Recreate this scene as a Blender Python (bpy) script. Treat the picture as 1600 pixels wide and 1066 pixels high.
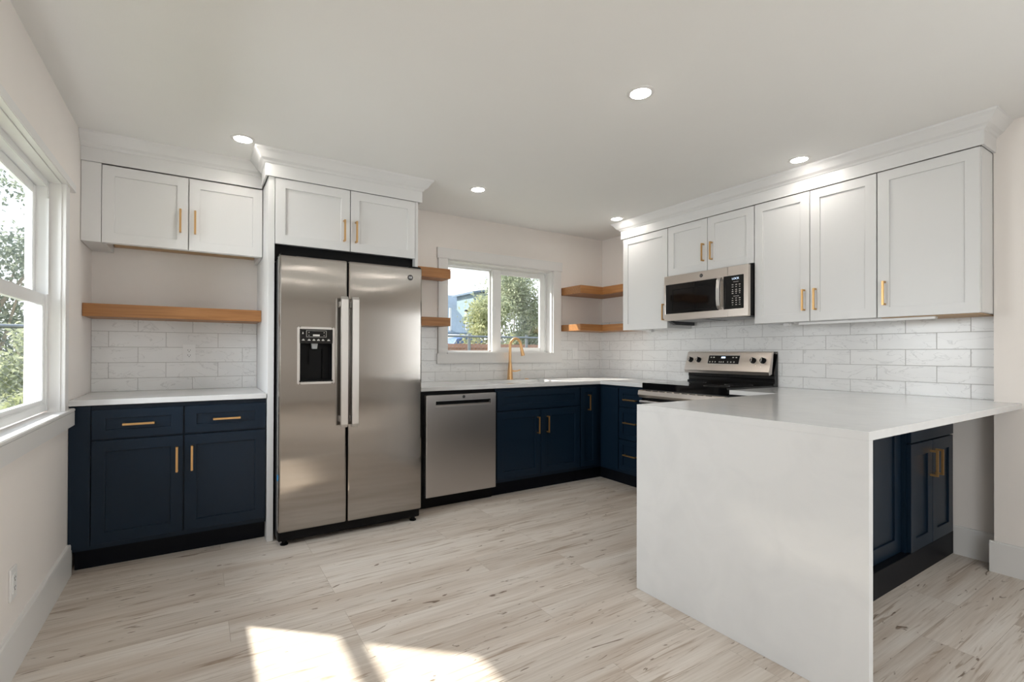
import bpy, bmesh, math, random
from mathutils import Vector, Matrix
import numpy as np

random.seed(7)
for o in list(bpy.data.objects):
    bpy.data.objects.remove(o, do_unlink=True)
S = bpy.context.scene
COL = S.collection
PI = math.pi

# ------------------------------------------------------------------ camera
YAW, PIT, ROLL = 0.5539, 0.0052, 0.0032
R0 = Vector((math.cos(YAW), -math.sin(YAW), 0)); F0 = Vector((math.sin(YAW), math.cos(YAW), 0)); Z0 = Vector((0, 0, 1))
FW = F0*math.cos(PIT) + Z0*math.sin(PIT); U0 = -F0*math.sin(PIT) + Z0*math.cos(PIT)
RT = R0*math.cos(ROLL) + U0*math.sin(ROLL); UP = U0*math.cos(ROLL) - R0*math.sin(ROLL)
cam_d = bpy.data.cameras.new('camera')
cam = bpy.data.objects.new('camera', cam_d); COL.objects.link(cam)
cam.matrix_world = Matrix(((RT.x, UP.x, -FW.x, -3.7896), (RT.y, UP.y, -FW.y, -3.9226), (RT.z, UP.z, -FW.z, 1.1691), (0, 0, 0, 1)))
cam_d.sensor_width = 36.0
cam_d.lens = 754.6145/1600*36
cam_d.shift_x = (800-776.4273)/1600
cam_d.shift_y = (547.3923-533)/1600
cam_d.clip_start = 0.05; cam_d.clip_end = 200
S.camera = cam

# ------------------------------------------------------------------ colour management
S.view_settings.view_transform = 'Standard'
S.view_settings.look = 'None'
S.view_settings.gamma = 1.0
S.view_settings.use_curve_mapping = False
S.view_settings.exposure = 0.10

# ------------------------------------------------------------------ sky
W = bpy.data.worlds.new('sky'); S.world = W; W.use_nodes = True
nt = W.node_tree; nt.nodes.clear()
wo = nt.nodes.new('ShaderNodeOutputWorld'); wb = nt.nodes.new('ShaderNodeBackground')
tc = nt.nodes.new('ShaderNodeTexCoord'); sx = nt.nodes.new('ShaderNodeSeparateXYZ'); cr = nt.nodes.new('ShaderNodeValToRGB')
cr.color_ramp.elements[0].position = 0.0; cr.color_ramp.elements[0].color = (0.95, 0.96, 0.98, 1)
cr.color_ramp.elements[1].position = 0.75; cr.color_ramp.elements[1].color = (0.62, 0.76, 0.98, 1)
nt.links.new(tc.outputs['Generated'], sx.inputs[0]); nt.links.new(sx.outputs['Z'], cr.inputs[0])
nt.links.new(cr.outputs[0], wb.inputs[0]); wb.inputs[1].default_value = 1.8
nt.links.new(wb.outputs[0], wo.inputs[0])

# ------------------------------------------------------------------ sun, daylight and added fill lamps
def lamp(name, kind, loc, energy, color, direction=None):
    d = bpy.data.lights.new(name, kind); d.energy = energy; d.color = color
    o = bpy.data.objects.new(name, d); COL.objects.link(o); o.location = loc
    if direction is not None:
        o.rotation_mode = 'QUATERNION'; o.rotation_quaternion = Vector(direction).to_track_quat('-Z', 'Y')
    return o, d
so, sd = lamp('sun', 'SUN', (-12, 9, 14), 12.0, (1.0, 0.94, 0.85), (0.835, -0.743, -1.0))
sd.angle = math.radians(1.2)
def daylight(name, loc, sx_, sy_, energy, direction, color=(0.93, 0.96, 1.0)):
    o, d = lamp(name, 'AREA', loc, energy, color, direction)
    d.shape = 'RECTANGLE'; d.size = sx_; d.size_y = sy_
    return o
daylight('added_fill_left', (-4.62, -6.2, 1.45), 1.9, 1.05, 60, (1, 0, 0))  # added fill lamp behind the camera, outside the made-up left window
daylight('added_fill_right', (0.30, -5.6, 1.35), 2.3, 1.25, 70, (-1, 0, 0))  # added fill lamp shining in from the right through an invented window
daylight('daylight_sash', (-5.7, -1.6, 1.75), 1.8, 1.6, 125, (1, 0.0, -0.15))

# ------------------------------------------------------------------ materials
MATS = {}
def mat(name, col, rough=0.5, metal=0.0, noise=0.0, nscale=40.0, spec=0.5, coat=0.0, aniso=0.0, bump=0.0, bscale=200.0, emit=None, estr=0.0):
    m = bpy.data.materials.new(name); m.use_nodes = True
    n = m.node_tree.nodes; L = m.node_tree.links
    b = n['Principled BSDF']
    b.inputs['Base Color'].default_value = (*col, 1); b.inputs['Roughness'].default_value = rough
    b.inputs['Metallic'].default_value = metal; b.inputs['Specular IOR Level'].default_value = spec
    b.inputs['Coat Weight'].default_value = coat; b.inputs['Anisotropic'].default_value = aniso
    if emit: b.inputs['Emission Color'].default_value = (*emit, 1); b.inputs['Emission Strength'].default_value = estr
    co = n.new('ShaderNodeTexCoord')
    if noise > 0:
        t = n.new('ShaderNodeTexNoise'); t.inputs['Scale'].default_value = nscale; t.inputs['Detail'].default_value = 4
        L.new(co.outputs['Object'], t.inputs['Vector'])
        mx = n.new('ShaderNodeMix'); mx.data_type = 'RGBA'
        mx.inputs[6].default_value = (*[max(0, c*(1-noise)) for c in col], 1); mx.inputs[7].default_value = (*[min(1, c*(1+noise)) for c in col], 1)
        L.new(t.outputs['Fac'], mx.inputs[0]); L.new(mx.outputs[2], b.inputs['Base Color'])
    if aniso > 0:
        tg = n.new('ShaderNodeTangent'); tg.direction_type = 'RADIAL'; tg.axis = 'Z'
        L.new(tg.outputs[0], b.inputs['Tangent'])
    if bump > 0:
        t2 = n.new('ShaderNodeTexNoise'); t2.inputs['Scale'].default_value = bscale; t2.inputs['Detail'].default_value = 3
        L.new(co.outputs['Object'], t2.inputs['Vector'])
        bp = n.new('ShaderNodeBump'); bp.inputs['Strength'].default_value = bump; bp.inputs['Distance'].default_value = 0.002
        L.new(t2.outputs['Fac'], bp.inputs['Height']); L.new(bp.outputs[0], b.inputs['Normal'])
    MATS[name] = m
    return m
WALL = mat('wall_paint', (0.85, 0.80, 0.76), 0.6, noise=0.012, nscale=8, bump=0.15, bscale=260, spec=0.3)
CEIL = mat('ceiling_paint', (0.85, 0.845, 0.83), 0.8, noise=0.01, nscale=6, bump=0.1, bscale=200, spec=0.2)
TRIM = mat('trim_paint', (0.76, 0.745, 0.73), 0.35, noise=0.008, nscale=15)
WHITE = mat('white_cabinet_paint', (0.725, 0.722, 0.72), 0.35, noise=0.006, nscale=12)
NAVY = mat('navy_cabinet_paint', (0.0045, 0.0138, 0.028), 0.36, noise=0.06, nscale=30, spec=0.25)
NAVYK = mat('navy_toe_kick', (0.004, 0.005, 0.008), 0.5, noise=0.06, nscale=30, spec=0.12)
BRASS = mat('brushed_brass', (0.64, 0.40, 0.175), 0.36, 1.0, noise=0.05, nscale=150)
FAUC = mat('champagne_bronze', (0.80, 0.50, 0.25), 0.28, 1.0, noise=0.03, nscale=90)
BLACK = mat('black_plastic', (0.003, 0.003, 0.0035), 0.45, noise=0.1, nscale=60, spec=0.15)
GLOSSB = mat('black_glass', (0.003, 0.003, 0.0035), 0.06, noise=0.1, nscale=20, spec=0.42)
GREYP = mat('grey_plastic', (0.30, 0.30, 0.30), 0.4, noise=0.05, nscale=60)
DARKM = mat('dark_grey_metal', (0.08, 0.08, 0.083), 0.4, 0.8, noise=0.06, nscale=60)
PLAST = mat('white_plastic', (0.82, 0.81, 0.80), 0.3, noise=0.006, nscale=20)
VINYL = mat('white_vinyl', (0.82, 0.82, 0.815), 0.3, noise=0.006, nscale=20)
CHROME = mat('chrome', (0.75, 0.75, 0.75), 0.12, 1.0, noise=0.02, nscale=60)
ICON = mat('pale_icon', (0.6, 0.58, 0.54), 0.5, noise=0.03, nscale=60)
LCD = mat('lit_display', (0.3, 0.4, 0.6), 0.5, noise=0.02, nscale=60, emit=(0.75, 0.88, 1.0), estr=1.1)
LENS = mat('lamp_lens', (0.9, 0.88, 0.84), 0.5, noise=0.01, nscale=60, emit=(1.0, 0.95, 0.88), estr=70.0)
RAWWOOD = mat('raw_birch_plywood', (0.52, 0.36, 0.22), 0.6, noise=0.12, nscale=25)
SINKM = mat('white_composite', (0.72, 0.72, 0.71), 0.3, noise=0.02, nscale=60)
TAPE = mat('blue_film', (0.05, 0.30, 0.62), 0.4, noise=0.05, nscale=60)

def stainless(name, col, rough, wav=0.0, aniso=0.75, groove=0.0):
    m = mat(name, col, rough, 1.0, aniso=aniso)
    n = m.node_tree.nodes; L = m.node_tree.links; b = n['Principled BSDF']
    co = n.new('ShaderNodeTexCoord'); mp = n.new('ShaderNodeMapping'); mp.inputs['Scale'].default_value = (1.6, 1.6, 2.6)
    L.new(co.outputs['Object'], mp.inputs[0])
    t = n.new('ShaderNodeTexNoise'); t.inputs['Scale'].default_value = 1.0; t.inputs['Detail'].default_value = 1.5
    L.new(mp.outputs[0], t.inputs['Vector'])
    mp2 = n.new('ShaderNodeMapping'); mp2.inputs['Scale'].default_value = (4, 4, 700); L.new(co.outputs['Object'], mp2.inputs[0])
    t2 = n.new('ShaderNodeTexNoise'); t2.inputs['Scale'].default_value = 1.0; t2.inputs['Detail'].default_value = 2; L.new(mp2.outputs[0], t2.inputs['Vector'])
    mr = n.new('ShaderNodeMapRange'); mr.inputs[3].default_value = rough*0.95; mr.inputs[4].default_value = rough*1.05
    L.new(t2.outputs['Fac'], mr.inputs[0]); L.new(mr.outputs[0], b.inputs['Roughness'])
    if wav:
        h = n.new('ShaderNodeMath'); h.operation = 'MULTIPLY'; h.inputs[1].default_value = wav*0.02; L.new(t.outputs['Fac'], h.inputs[0]); out = h.outputs[0]
        if groove:      # vertical brush lines smear reflections sideways
            mp3 = n.new('ShaderNodeMapping'); mp3.inputs['Scale'].default_value = (1100, 1100, 0.8); L.new(co.outputs['Object'], mp3.inputs[0])
            t3 = n.new('ShaderNodeTexNoise'); t3.inputs['Scale'].default_value = 1.0; t3.inputs['Detail'].default_value = 0; L.new(mp3.outputs[0], t3.inputs['Vector'])
            g = n.new('ShaderNodeMath'); g.operation = 'MULTIPLY_ADD'; g.inputs[1].default_value = groove; L.new(t3.outputs['Fac'], g.inputs[0]); L.new(out, g.inputs[2]); out = g.outputs[0]
        bp = n.new('ShaderNodeBump'); bp.inputs['Strength'].default_value = 1.0; bp.inputs['Distance'].default_value = 1.0
        L.new(out, bp.inputs['Height']); L.new(bp.outputs[0], b.inputs['Normal'])
    return m
STEEL = stainless('stainless_steel', (0.345, 0.32, 0.297), 0.115, 0.16, 1.0)
STEELF = stainless('stainless_steel_bar', (0.66, 0.64, 0.62), 0.30, 0.0, 0.3)
STEELD = stainless('stainless_dishwasher', (0.50, 0.475, 0.46), 0.36, 0.05, 0.5)
STEELM = stainless('stainless_satin', (0.66, 0.60, 0.55), 0.28, 0.05, 0.5)

def glass_mat():
    m = bpy.data.materials.new('window_glass'); m.use_nodes = True
    n = m.node_tree.nodes; L = m.node_tree.links; n.clear()
    o = n.new('ShaderNodeOutputMaterial'); mx = n.new('ShaderNodeMixShader'); t = n.new('ShaderNodeBsdfTransparent'); g = n.new('ShaderNodeBsdfGlossy')
    t.inputs[0].default_value = (0.97, 0.985, 0.98, 1); g.inputs['Roughness'].default_value = 0.0
    mx.inputs[0].default_value = 0.06
    L.new(t.outputs[0], mx.inputs[1]); L.new(g.outputs[0], mx.inputs[2]); L.new(mx.outputs[0], o.inputs[0])
    return m
GLASS = glass_mat()

def wood_mat(name, c1, c2, axis='X', rough=0.45):
    m = mat(name, c1, rough); n = m.node_tree.nodes; L = m.node_tree.links; b = n['Principled BSDF']
    co = n.new('ShaderNodeTexCoord'); mp = n.new('ShaderNodeMapping')
    mp.inputs['Scale'].default_value = (2.0, 38, 38) if axis == 'X' else (38, 2.0, 38)
    L.new(co.outputs['Object'], mp.inputs[0])
    t = n.new('ShaderNodeTexNoise'); t.inputs['Scale'].default_value = 1.6; t.inputs['Detail'].default_value = 8; t.inputs['Distortion'].default_value = 0.6
    L.new(mp.outputs[0], t.inputs['Vector'])
    r = n.new('ShaderNodeValToRGB'); r.color_ramp.elements[0].position = 0.32; r.color_ramp.elements[0].color = (*c2, 1)
    r.color_ramp.elements[1].position = 0.68; r.color_ramp.elements[1].color = (*c1, 1)
    L.new(t.outputs['Fac'], r.inputs[0]); L.new(r.outputs[0], b.inputs['Base Color'])
    return m
OAK = wood_mat('honey_oak', (0.40, 0.182, 0.062), (0.275, 0.115, 0.034), 'X')
OAKY = wood_mat('honey_oak_turned', (0.40, 0.182, 0.062), (0.275, 0.115, 0.034), 'Y')

def quartz_mat():
    m = mat('white_quartz', (0.78, 0.77, 0.765), 0.13, spec=0.5); n = m.node_tree.nodes; L = m.node_tree.links; b = n['Principled BSDF']
    co = n.new('ShaderNodeTexCoord')
    t = n.new('ShaderNodeTexNoise'); t.inputs['Scale'].default_value = 5; t.inputs['Detail'].default_value = 9; t.inputs['Distortion'].default_value = 1.2
    L.new(co.outputs['Object'], t.inputs['Vector'])
    r = n.new('ShaderNodeValToRGB'); e = r.color_ramp.elements
    e[0].position = 0.3; e[0].color = (0.655, 0.655, 0.655, 1); e[1].position = 0.62; e[1].color = (0.695, 0.694, 0.693, 1)
    L.new(t.outputs['Fac'], r.inputs[0]); L.new(r.outputs[0], b.inputs['Base Color'])
    return m
QUARTZ = quartz_mat()

def tile_mat(name, axis, u0):
    """running bond of 302 x 100 mm marble tiles; axis 'X' on the back wall, 'Y' on the right wall"""
    m = mat(name, (0.8, 0.79, 0.78), 0.22); n = m.node_tree.nodes; L = m.node_tree.links; b = n['Principled BSDF']
    co = n.new('ShaderNodeTexCoord'); sp = n.new('ShaderNodeSeparateXYZ'); L.new(co.outputs['Object'], sp.inputs[0])
    ma = n.new('ShaderNodeMath'); ma.operation = 'MULTIPLY_ADD'
    ma.inputs[1].default_value = 1 if axis == 'X' else -1; ma.inputs[2].default_value = u0
    L.new(sp.outputs[axis], ma.inputs[0])
    mz = n.new('ShaderNodeMath'); mz.operation = 'ADD'; mz.inputs[1].default_value = -0.997+0.1005*10; L.new(sp.outputs['Z'], mz.inputs[0])
    cb = n.new('ShaderNodeCombineXYZ'); L.new(ma.outputs[0], cb.inputs[0]); L.new(mz.outputs[0], cb.inputs[1])
    br = n.new('ShaderNodeTexBrick'); br.offset = 0.5; br.offset_frequency = 2; br.squash = 1.0
    br.inputs['Scale'].default_value = 1; br.inputs['Mortar Size'].default_value = 0.0016; br.inputs['Mortar Smooth'].default_value = 0.0
    br.inputs['Brick Width'].default_value = 0.302; br.inputs['Row Height'].default_value = 0.1005
    br.inputs['Color1'].default_value = (0, 0, 0, 1); br.inputs['Color2'].default_value = (1, 1, 1, 1); br.inputs['Mortar'].default_value = (0.5, 0.5, 0.5, 1)
    L.new(cb.outputs[0], br.inputs['Vector'])
    # marble: each tile samples its own piece of stone
    sc = n.new('ShaderNodeVectorMath'); sc.operation = 'MULTIPLY_ADD'; sc.inputs[1].default_value = (13, 7, 5)
    L.new(br.outputs['Color'], sc.inputs[0]); L.new(cb.outputs[0], sc.inputs[2])
    mp = n.new('ShaderNodeMapping'); mp.inputs['Rotation'].default_value = (0, 0, 0.7); mp.inputs['Scale'].default_value = (4, 11, 4); L.new(sc.outputs[0], mp.inputs[0])
    t = n.new('ShaderNodeTexNoise'); t.inputs['Scale'].default_value = 1.3; t.inputs['Detail'].default_value = 8; t.inputs['Distortion'].default_value = 0.8; L.new(mp.outputs[0], t.inputs['Vector'])
    r = n.new('ShaderNodeValToRGB'); e = r.color_ramp.elements
    e[0].position = 0.0; e[0].color = (0.85, 0.845, 0.835, 1); e[1].position = 1.0; e[1].color = (0.80, 0.795, 0.79, 1)
    for p, c in ((0.488, 0.84), (0.50, 0.68), (0.512, 0.835)):
        q = e.new(p); q.color = (c, c*0.99, c*0.975, 1)
    L.new(t.outputs['Fac'], r.inputs[0])
    t2 = n.new('ShaderNodeTexNoise'); t2.inputs['Scale'].default_value = 5; t2.inputs['Detail'].default_value = 6; L.new(sc.outputs[0], t2.inputs['Vector'])
    mm = n.new('ShaderNodeMix'); mm.data_type = 'RGBA'; mm.blend_type = 'MULTIPLY'; mm.inputs[0].default_value = 0.5
    r2 = n.new('ShaderNodeValToRGB'); r2.color_ramp.elements[0].position = 0.3; r2.color_ramp.elements[0].color = (0.90, 0.90, 0.905, 1); r2.color_ramp.elements[1].position = 0.65; r2.color_ramp.elements[1].color = (1, 1, 1, 1)
    L.new(t2.outputs['Fac'], r2.inputs[0]); L.new(r.outputs[0], mm.inputs[6]); L.new(r2.outputs[0], mm.inputs[7])
    fin = n.new('ShaderNodeMix'); fin.data_type = 'RGBA'; fin.inputs[7].default_value = (0.47, 0.455, 0.44, 1)
    L.new(br.outputs['Fac'], fin.inputs[0]); L.new(mm.outputs[2], fin.inputs[6]); L.new(fin.outputs[2], b.inputs['Base Color'])
    rr = n.new('ShaderNodeMapRange'); rr.inputs[3].default_value = 0.2; rr.inputs[4].default_value = 0.8; L.new(br.outputs['Fac'], rr.inputs[0]); L.new(rr.outputs[0], b.inputs['Roughness'])
    bp = n.new('ShaderNodeBump'); bp.invert = True; bp.inputs['Strength'].default_value = 0.6; bp.inputs['Distance'].default_value = 0.001
    L.new(br.outputs['Fac'], bp.inputs['Height']); L.new(bp.outputs[0], b.inputs['Normal'])
    return m
TILEX = tile_mat('marble_tile_back', 'X', 4.124+0.302*4)
TILEY = tile_mat('marble_tile_right', 'Y', -2.088+0.302*20)

def floor_mat():
    m = mat('washed_oak_planks', (0.6, 0.5, 0.42), 0.42, spec=0.4); n = m.node_tree.nodes; L = m.node_tree.links; b = n['Principled BSDF']
    co = n.new('ShaderNodeTexCoord'); ad = n.new('ShaderNodeVectorMath'); ad.operation = 'ADD'; ad.inputs[1].default_value = (20.3, 20.06, 0); L.new(co.outputs['Object'], ad.inputs[0])
    br = n.new('ShaderNodeTexBrick'); br.offset = 0.37; br.offset_frequency = 3
    br.inputs['Scale'].default_value = 1; br.inputs['Brick Width'].default_value = 1.22; br.inputs['Row Height'].default_value = 0.18
    br.inputs['Mortar Size'].default_value = 0.0009; br.inputs['Mortar Smooth'].default_value = 0.1
    br.inputs['Color1'].default_value = (0, 0, 0, 1); br.inputs['Color2'].default_value = (1, 1, 1, 1); br.inputs['Mortar'].default_value = (0.5, 0.5, 0.5, 1)
    L.new(ad.outputs[0], br.inputs['Vector'])
    of = n.new('ShaderNodeVectorMath'); of.operation = 'MULTIPLY_ADD'; of.inputs[1].default_value = (31, 17, 9); L.new(br.outputs['Color'], of.inputs[0]); L.new(ad.outputs[0], of.inputs[2])
    def noise(scale3, sc, det, dist=0.0):
        mp = n.new('ShaderNodeMapping'); mp.inputs['Scale'].default_value = scale3; L.new(of.outputs[0], mp.inputs[0])
        t = n.new('ShaderNodeTexNoise'); t.inputs['Scale'].default_value = sc; t.inputs['Detail'].default_value = det; t.inputs['Distortion'].default_value = dist
        L.new(mp.outputs[0], t.inputs['Vector']); return t.outputs['Fac']
    def ramp(src, pts):
        r = n.new('ShaderNodeValToRGB'); e = r.color_ramp.elements
        e[0].position, e[0].color = pts[0][0], (*pts[0][1], 1); e[1].position, e[1].color = pts[-1][0], (*pts[-1][1], 1)
        for p, c in pts[1:-1]:
            q = e.new(p); q.color = (*c, 1)
        L.new(src, r.inputs[0]); return r.outputs[0]
    def mul(a, c, f):
        mx = n.new('ShaderNodeMix'); mx.data_type = 'RGBA'; mx.blend_type = 'MULTIPLY'; mx.inputs[0].default_value = f; L.new(a, mx.inputs[6]); L.new(c, mx.inputs[7]); return mx.outputs[2]
    base = ramp(noise((0.9, 9, 1), 1.0, 5, 0.5), [(0.30, (0.57, 0.485, 0.41)), (0.5, (0.695, 0.63, 0.565)), (0.72, (0.765, 0.715, 0.66))])
    grain = ramp(noise((3, 110, 1), 1.0, 6, 0.3), [(0.3, (0.80, 0.77, 0.74)), (0.6, (1, 1, 1))])
    streak = ramp(noise((2.0, 36, 1), 1.0, 9, 1.6), [(0.0, (0.36, 0.30, 0.25)), (0.34, (0.60, 0.52, 0.45)), (0.42, (1, 1, 1)), (1.0, (1, 1, 1))])
    knots = ramp(noise((4.2, 19, 1), 1.0, 8, 2.6), [(0.0, (0.18, 0.14, 0.11)), (0.295, (0.32, 0.26, 0.21)), (0.34, (1, 1, 1)), (1.0, (1, 1, 1))])
    tone = ramp(br.outputs['Color'], [(0.0, (0.90, 0.885, 0.87)), (1.0, (1.03, 1.03, 1.03))])
    c = mul(mul(mul(mul(base, grain, 0.75), streak, 0.8), knots, 0.95), tone, 1.0)
    fin = n.new('ShaderNodeMix'); fin.data_type = 'RGBA'; fin.inputs[7].default_value = (0.30, 0.24, 0.19, 1)
    sc = n.new('ShaderNodeMath'); sc.operation = 'MULTIPLY'; sc.inputs[1].default_value = 0.55; L.new(br.outputs['Fac'], sc.inputs[0])
    L.new(sc.outputs[0], fin.inputs[0]); L.new(c, fin.inputs[6]); L.new(fin.outputs[2], b.inputs['Base Color'])
    bp = n.new('ShaderNodeBump'); bp.inputs['Strength'].default_value = 0.12; bp.inputs['Distance'].default_value = 0.001
    L.new(grain, bp.inputs['Height']); L.new(bp.outputs[0], b.inputs['Normal'])
    return m
FLOOR = floor_mat()

# ------------------------------------------------------------------ mesh helpers
class MB:
    def __init__(self): self.bm = bmesh.new()
    def _merge(self, tmp):
        me = bpy.data.meshes.new('tmp'); tmp.to_mesh(me); tmp.free(); self.bm.from_mesh(me); bpy.data.meshes.remove(me)
    def box(self, x0, x1, y0, y1, z0, z1, bev=0.0, seg=2):
        t = bmesh.new(); bmesh.ops.create_cube(t, size=1.0)
        for v in t.verts:
            v.co = Vector(((x0+x1)/2 + v.co.x*(x1-x0), (y0+y1)/2 + v.co.y*(y1-y0), (z0+z1)/2 + v.co.z*(z1-z0)))
        if bev > 0:
            bmesh.ops.bevel(t, geom=list(t.edges), offset=bev, segments=seg, affect='EDGES', clamp_overlap=True)
        bmesh.ops.recalc_face_normals(t, faces=list(t.faces)); self._merge(t); return self
    def prism(self, pts, a0, a1, axis='X'):
        """closed profile pts extruded along axis; X: pts=(y,z), Y: pts=(x,z), Z: pts=(x,y)"""
        t = bmesh.new()
        def P(p, a): return {'X': (a, p[0], p[1]), 'Y': (p[0], a, p[1]), 'Z': (p[0], p[1], a)}[axis]
        A = [t.verts.new(P(p, a0)) for p in pts]; B = [t.verts.new(P(p, a1)) for p in pts]
        t.faces.new(A); t.faces.new(B[::-1])
        for i in range(len(pts)):
            j = (i+1) % len(pts); t.faces.new((A[i], B[i], B[j], A[j]))
        bmesh.ops.recalc_face_normals(t, faces=list(t.faces)); self._merge(t); return self
    def lathe(self, prof, center=(0, 0, 0), axis='Z', n=32):
        """prof: (radius, height) points"""
        t = bmesh.new(); rings = []
        for r, h in prof:
            ring = []
            for k in range(n if r > 1e-6 else 1):
                a = 2*PI*k/n; p = (r*math.cos(a), r*math.sin(a), h)
                p = {'Z': p, 'Y': (p[0], p[2], p[1]), 'X': (p[2], p[0], p[1])}[axis]
                ring.append(t.verts.new(Vector(p)+Vector(center)))
            rings.append(ring)
        for A, B in zip(rings, rings[1:]):
            if len(A) == 1 and len(B) == 1: continue
            for k in range(n):
                k2 = (k+1) % n
                if len(A) == 1: t.faces.new((A[0], B[k], B[k2]))
                elif len(B) == 1: t.faces.new((A[k], B[0], A[k2]))
                else: t.faces.new((A[k], B[k], B[k2], A[k2]))
        bmesh.ops.recalc_face_normals(t, faces=list(t.faces)); self._merge(t); return self
    def tube(self, pts, rad, n=16, cap=True):
        t = bmesh.new(); pts = [Vector(p) for p in pts]; rings = []; u = None
        for i, p in enumerate(pts):
            d = (pts[min(i+1, len(pts)-1)]-pts[max(i-1, 0)]).normalized()
            if u is None:
                u = d.orthogonal().normalized()
            u = (u - d*u.dot(d)).normalized(); v = d.cross(u)
            r = rad[i] if isinstance(rad, (list, tuple)) else rad
            rings.append([t.verts.new(p+u*(r*math.cos(2*PI*k/n))+v*(r*math.sin(2*PI*k/n))) for k in range(n)])
        for A, B in zip(rings, rings[1:]):
            for k in range(n): t.faces.new((A[k], A[(k+1) % n], B[(k+1) % n], B[k]))
        if cap: t.faces.new(rings[0][::-1]); t.faces.new(rings[-1])
        bmesh.ops.recalc_face_normals(t, faces=list(t.faces)); self._merge(t); return self
    def cells(self, us, vs, w0, w1, occ, fmap):
        """boundary of a union of grid cells us x vs with thickness w0..w1; occ(cu, cv) -> bool; fmap(u,v,w) -> xyz"""
        t = bmesh.new(); cache = {}
        def V(i, j, k):
            if (i, j, k) not in cache: cache[(i, j, k)] = t.verts.new(fmap(us[i], vs[j], (w0, w1)[k]))
            return cache[(i, j, k)]
        nu, nv = len(us)-1, len(vs)-1
        O = [[occ((us[i]+us[i+1])/2, (vs[j]+vs[j+1])/2) for j in range(nv)] for i in range(nu)]
        g = lambda i, j: 0 <= i < nu and 0 <= j < nv and O[i][j]
        for i in range(nu):
            for j in range(nv):
                if not O[i][j]: continue
                for k in (0, 1): t.faces.new((V(i, j, k), V(i+1, j, k), V(i+1, j+1, k), V(i, j+1, k)))
                if not g(i-1, j): t.faces.new((V(i, j, 0), V(i, j+1, 0), V(i, j+1, 1), V(i, j, 1)))
                if not g(i+1, j): t.faces.new((V(i+1, j, 0), V(i+1, j+1, 0), V(i+1, j+1, 1), V(i+1, j, 1)))
                if not g(i, j-1): t.faces.new((V(i, j, 0), V(i+1, j, 0), V(i+1, j, 1), V(i, j, 1)))
                if not g(i, j+1): t.faces.new((V(i, j+1, 0), V(i+1, j+1, 0), V(i+1, j+1, 1), V(i, j+1, 1)))
        bmesh.ops.recalc_face_normals(t, faces=list(t.faces)); self._merge(t); return self
    def sweep(self, path, prof, side=1):
        """profile (offset, z) swept along plan path with mitred corners; offset points to the right of travel when side=1"""
        t = bmesh.new(); P = [Vector((p[0], p[1])) for p in path]; rings = []
        for i in range(len(P)):
            ns = []
            if i > 0: d = (P[i]-P[i-1]).normalized(); ns.append(Vector((d.y, -d.x))*side)
            if i < len(P)-1: d = (P[i+1]-P[i]).normalized(); ns.append(Vector((d.y, -d.x))*side)
            if len(ns) == 2: m = ns[0]+ns[1]; m = m/(1+ns[0].dot(ns[1]))
            else: m = ns[0]
            rings.append([t.verts.new((P[i].x+m.x*o, P[i].y+m.y*o, z)) for o, z in prof])
        n = len(prof)
        for A, B in zip(rings, rings[1:]):
            for k in range(n): t.faces.new((A[k], A[(k+1) % n], B[(k+1) % n], B[k]))
        t.faces.new(rings[0]); t.faces.new(rings[-1][::-1])
        bmesh.ops.recalc_face_normals(t, faces=list(t.faces)); self._merge(t); return self
    def build(self, name, m, parent=None, smooth=False, bevel=0.0):
        me = bpy.data.meshes.new(name); self.bm.to_mesh(me); self.bm.free(); me.materials.append(m)
        o = bpy.data.objects.new(name, me); COL.objects.link(o)
        if parent: o.parent = parent
        if smooth:
            for p in me.polygons: p.use_smooth = True
            me.set_sharp_from_angle(angle=math.radians(40))
        if bevel > 0:
            b = o.modifiers.new('edge', 'BEVEL'); b.width = bevel; b.segments = 2; b.limit_method = 'ANGLE'; b.angle_limit = math.radians(35)
        return o

def tag(o, label, cat, group=None):
    o['label'] = label; o['category'] = cat
    if group: o['group'] = group
    return o
def thing(name, label, cat, loc=(0, 0, 0), rz=0.0, group=None):
    o = bpy.data.objects.new(name, None); COL.objects.link(o); o.empty_display_size = 0.1
    o.location = loc; o.rotation_euler = (0, 0, rz); return tag(o, label, cat, group)
def struct(o): o['kind'] = 'structure'; return o
def dup(root, loc, label, group=None):
    r = root.copy(); COL.objects.link(r); r.location = loc; r['label'] = label
    if group: r['group'] = group
    for ch in list(root.children):
        c = ch.copy(); COL.objects.link(c); c.parent = r
        for g in list(ch.children):
            d = g.copy(); COL.objects.link(d); d.parent = c
    return r
def letters(name, txt, size, m, parent, loc, rot=(PI/2, 0, 0), ext=0.0004):
    cu = bpy.data.curves.new(name, 'FONT'); cu.body = txt; cu.size = size; cu.extrude = ext; cu.align_x = 'CENTER'; cu.align_y = 'CENTER'
    tmp = bpy.data.objects.new(name+'_tmp', cu); COL.objects.link(tmp)
    dg = bpy.context.evaluated_depsgraph_get(); me = bpy.data.meshes.new_from_object(tmp.evaluated_get(dg))
    bpy.data.objects.remove(tmp, do_unlink=True); me.name = name; me.materials.clear(); me.materials.append(m)
    o = bpy.data.objects.new(name, me); COL.objects.link(o); o.parent = parent; o.location = loc; o.rotation_euler = rot
    return o

H = 2.41                    # ceiling
XL = -4.362                 # left wall
JX, JY = -0.136, -3.116     # thicker stretch of the right wall beyond the cabinets
YF = -9.6                   # wall behind the camera
CT, CB = 0.914, 0.884       # worktop top and underside

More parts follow.
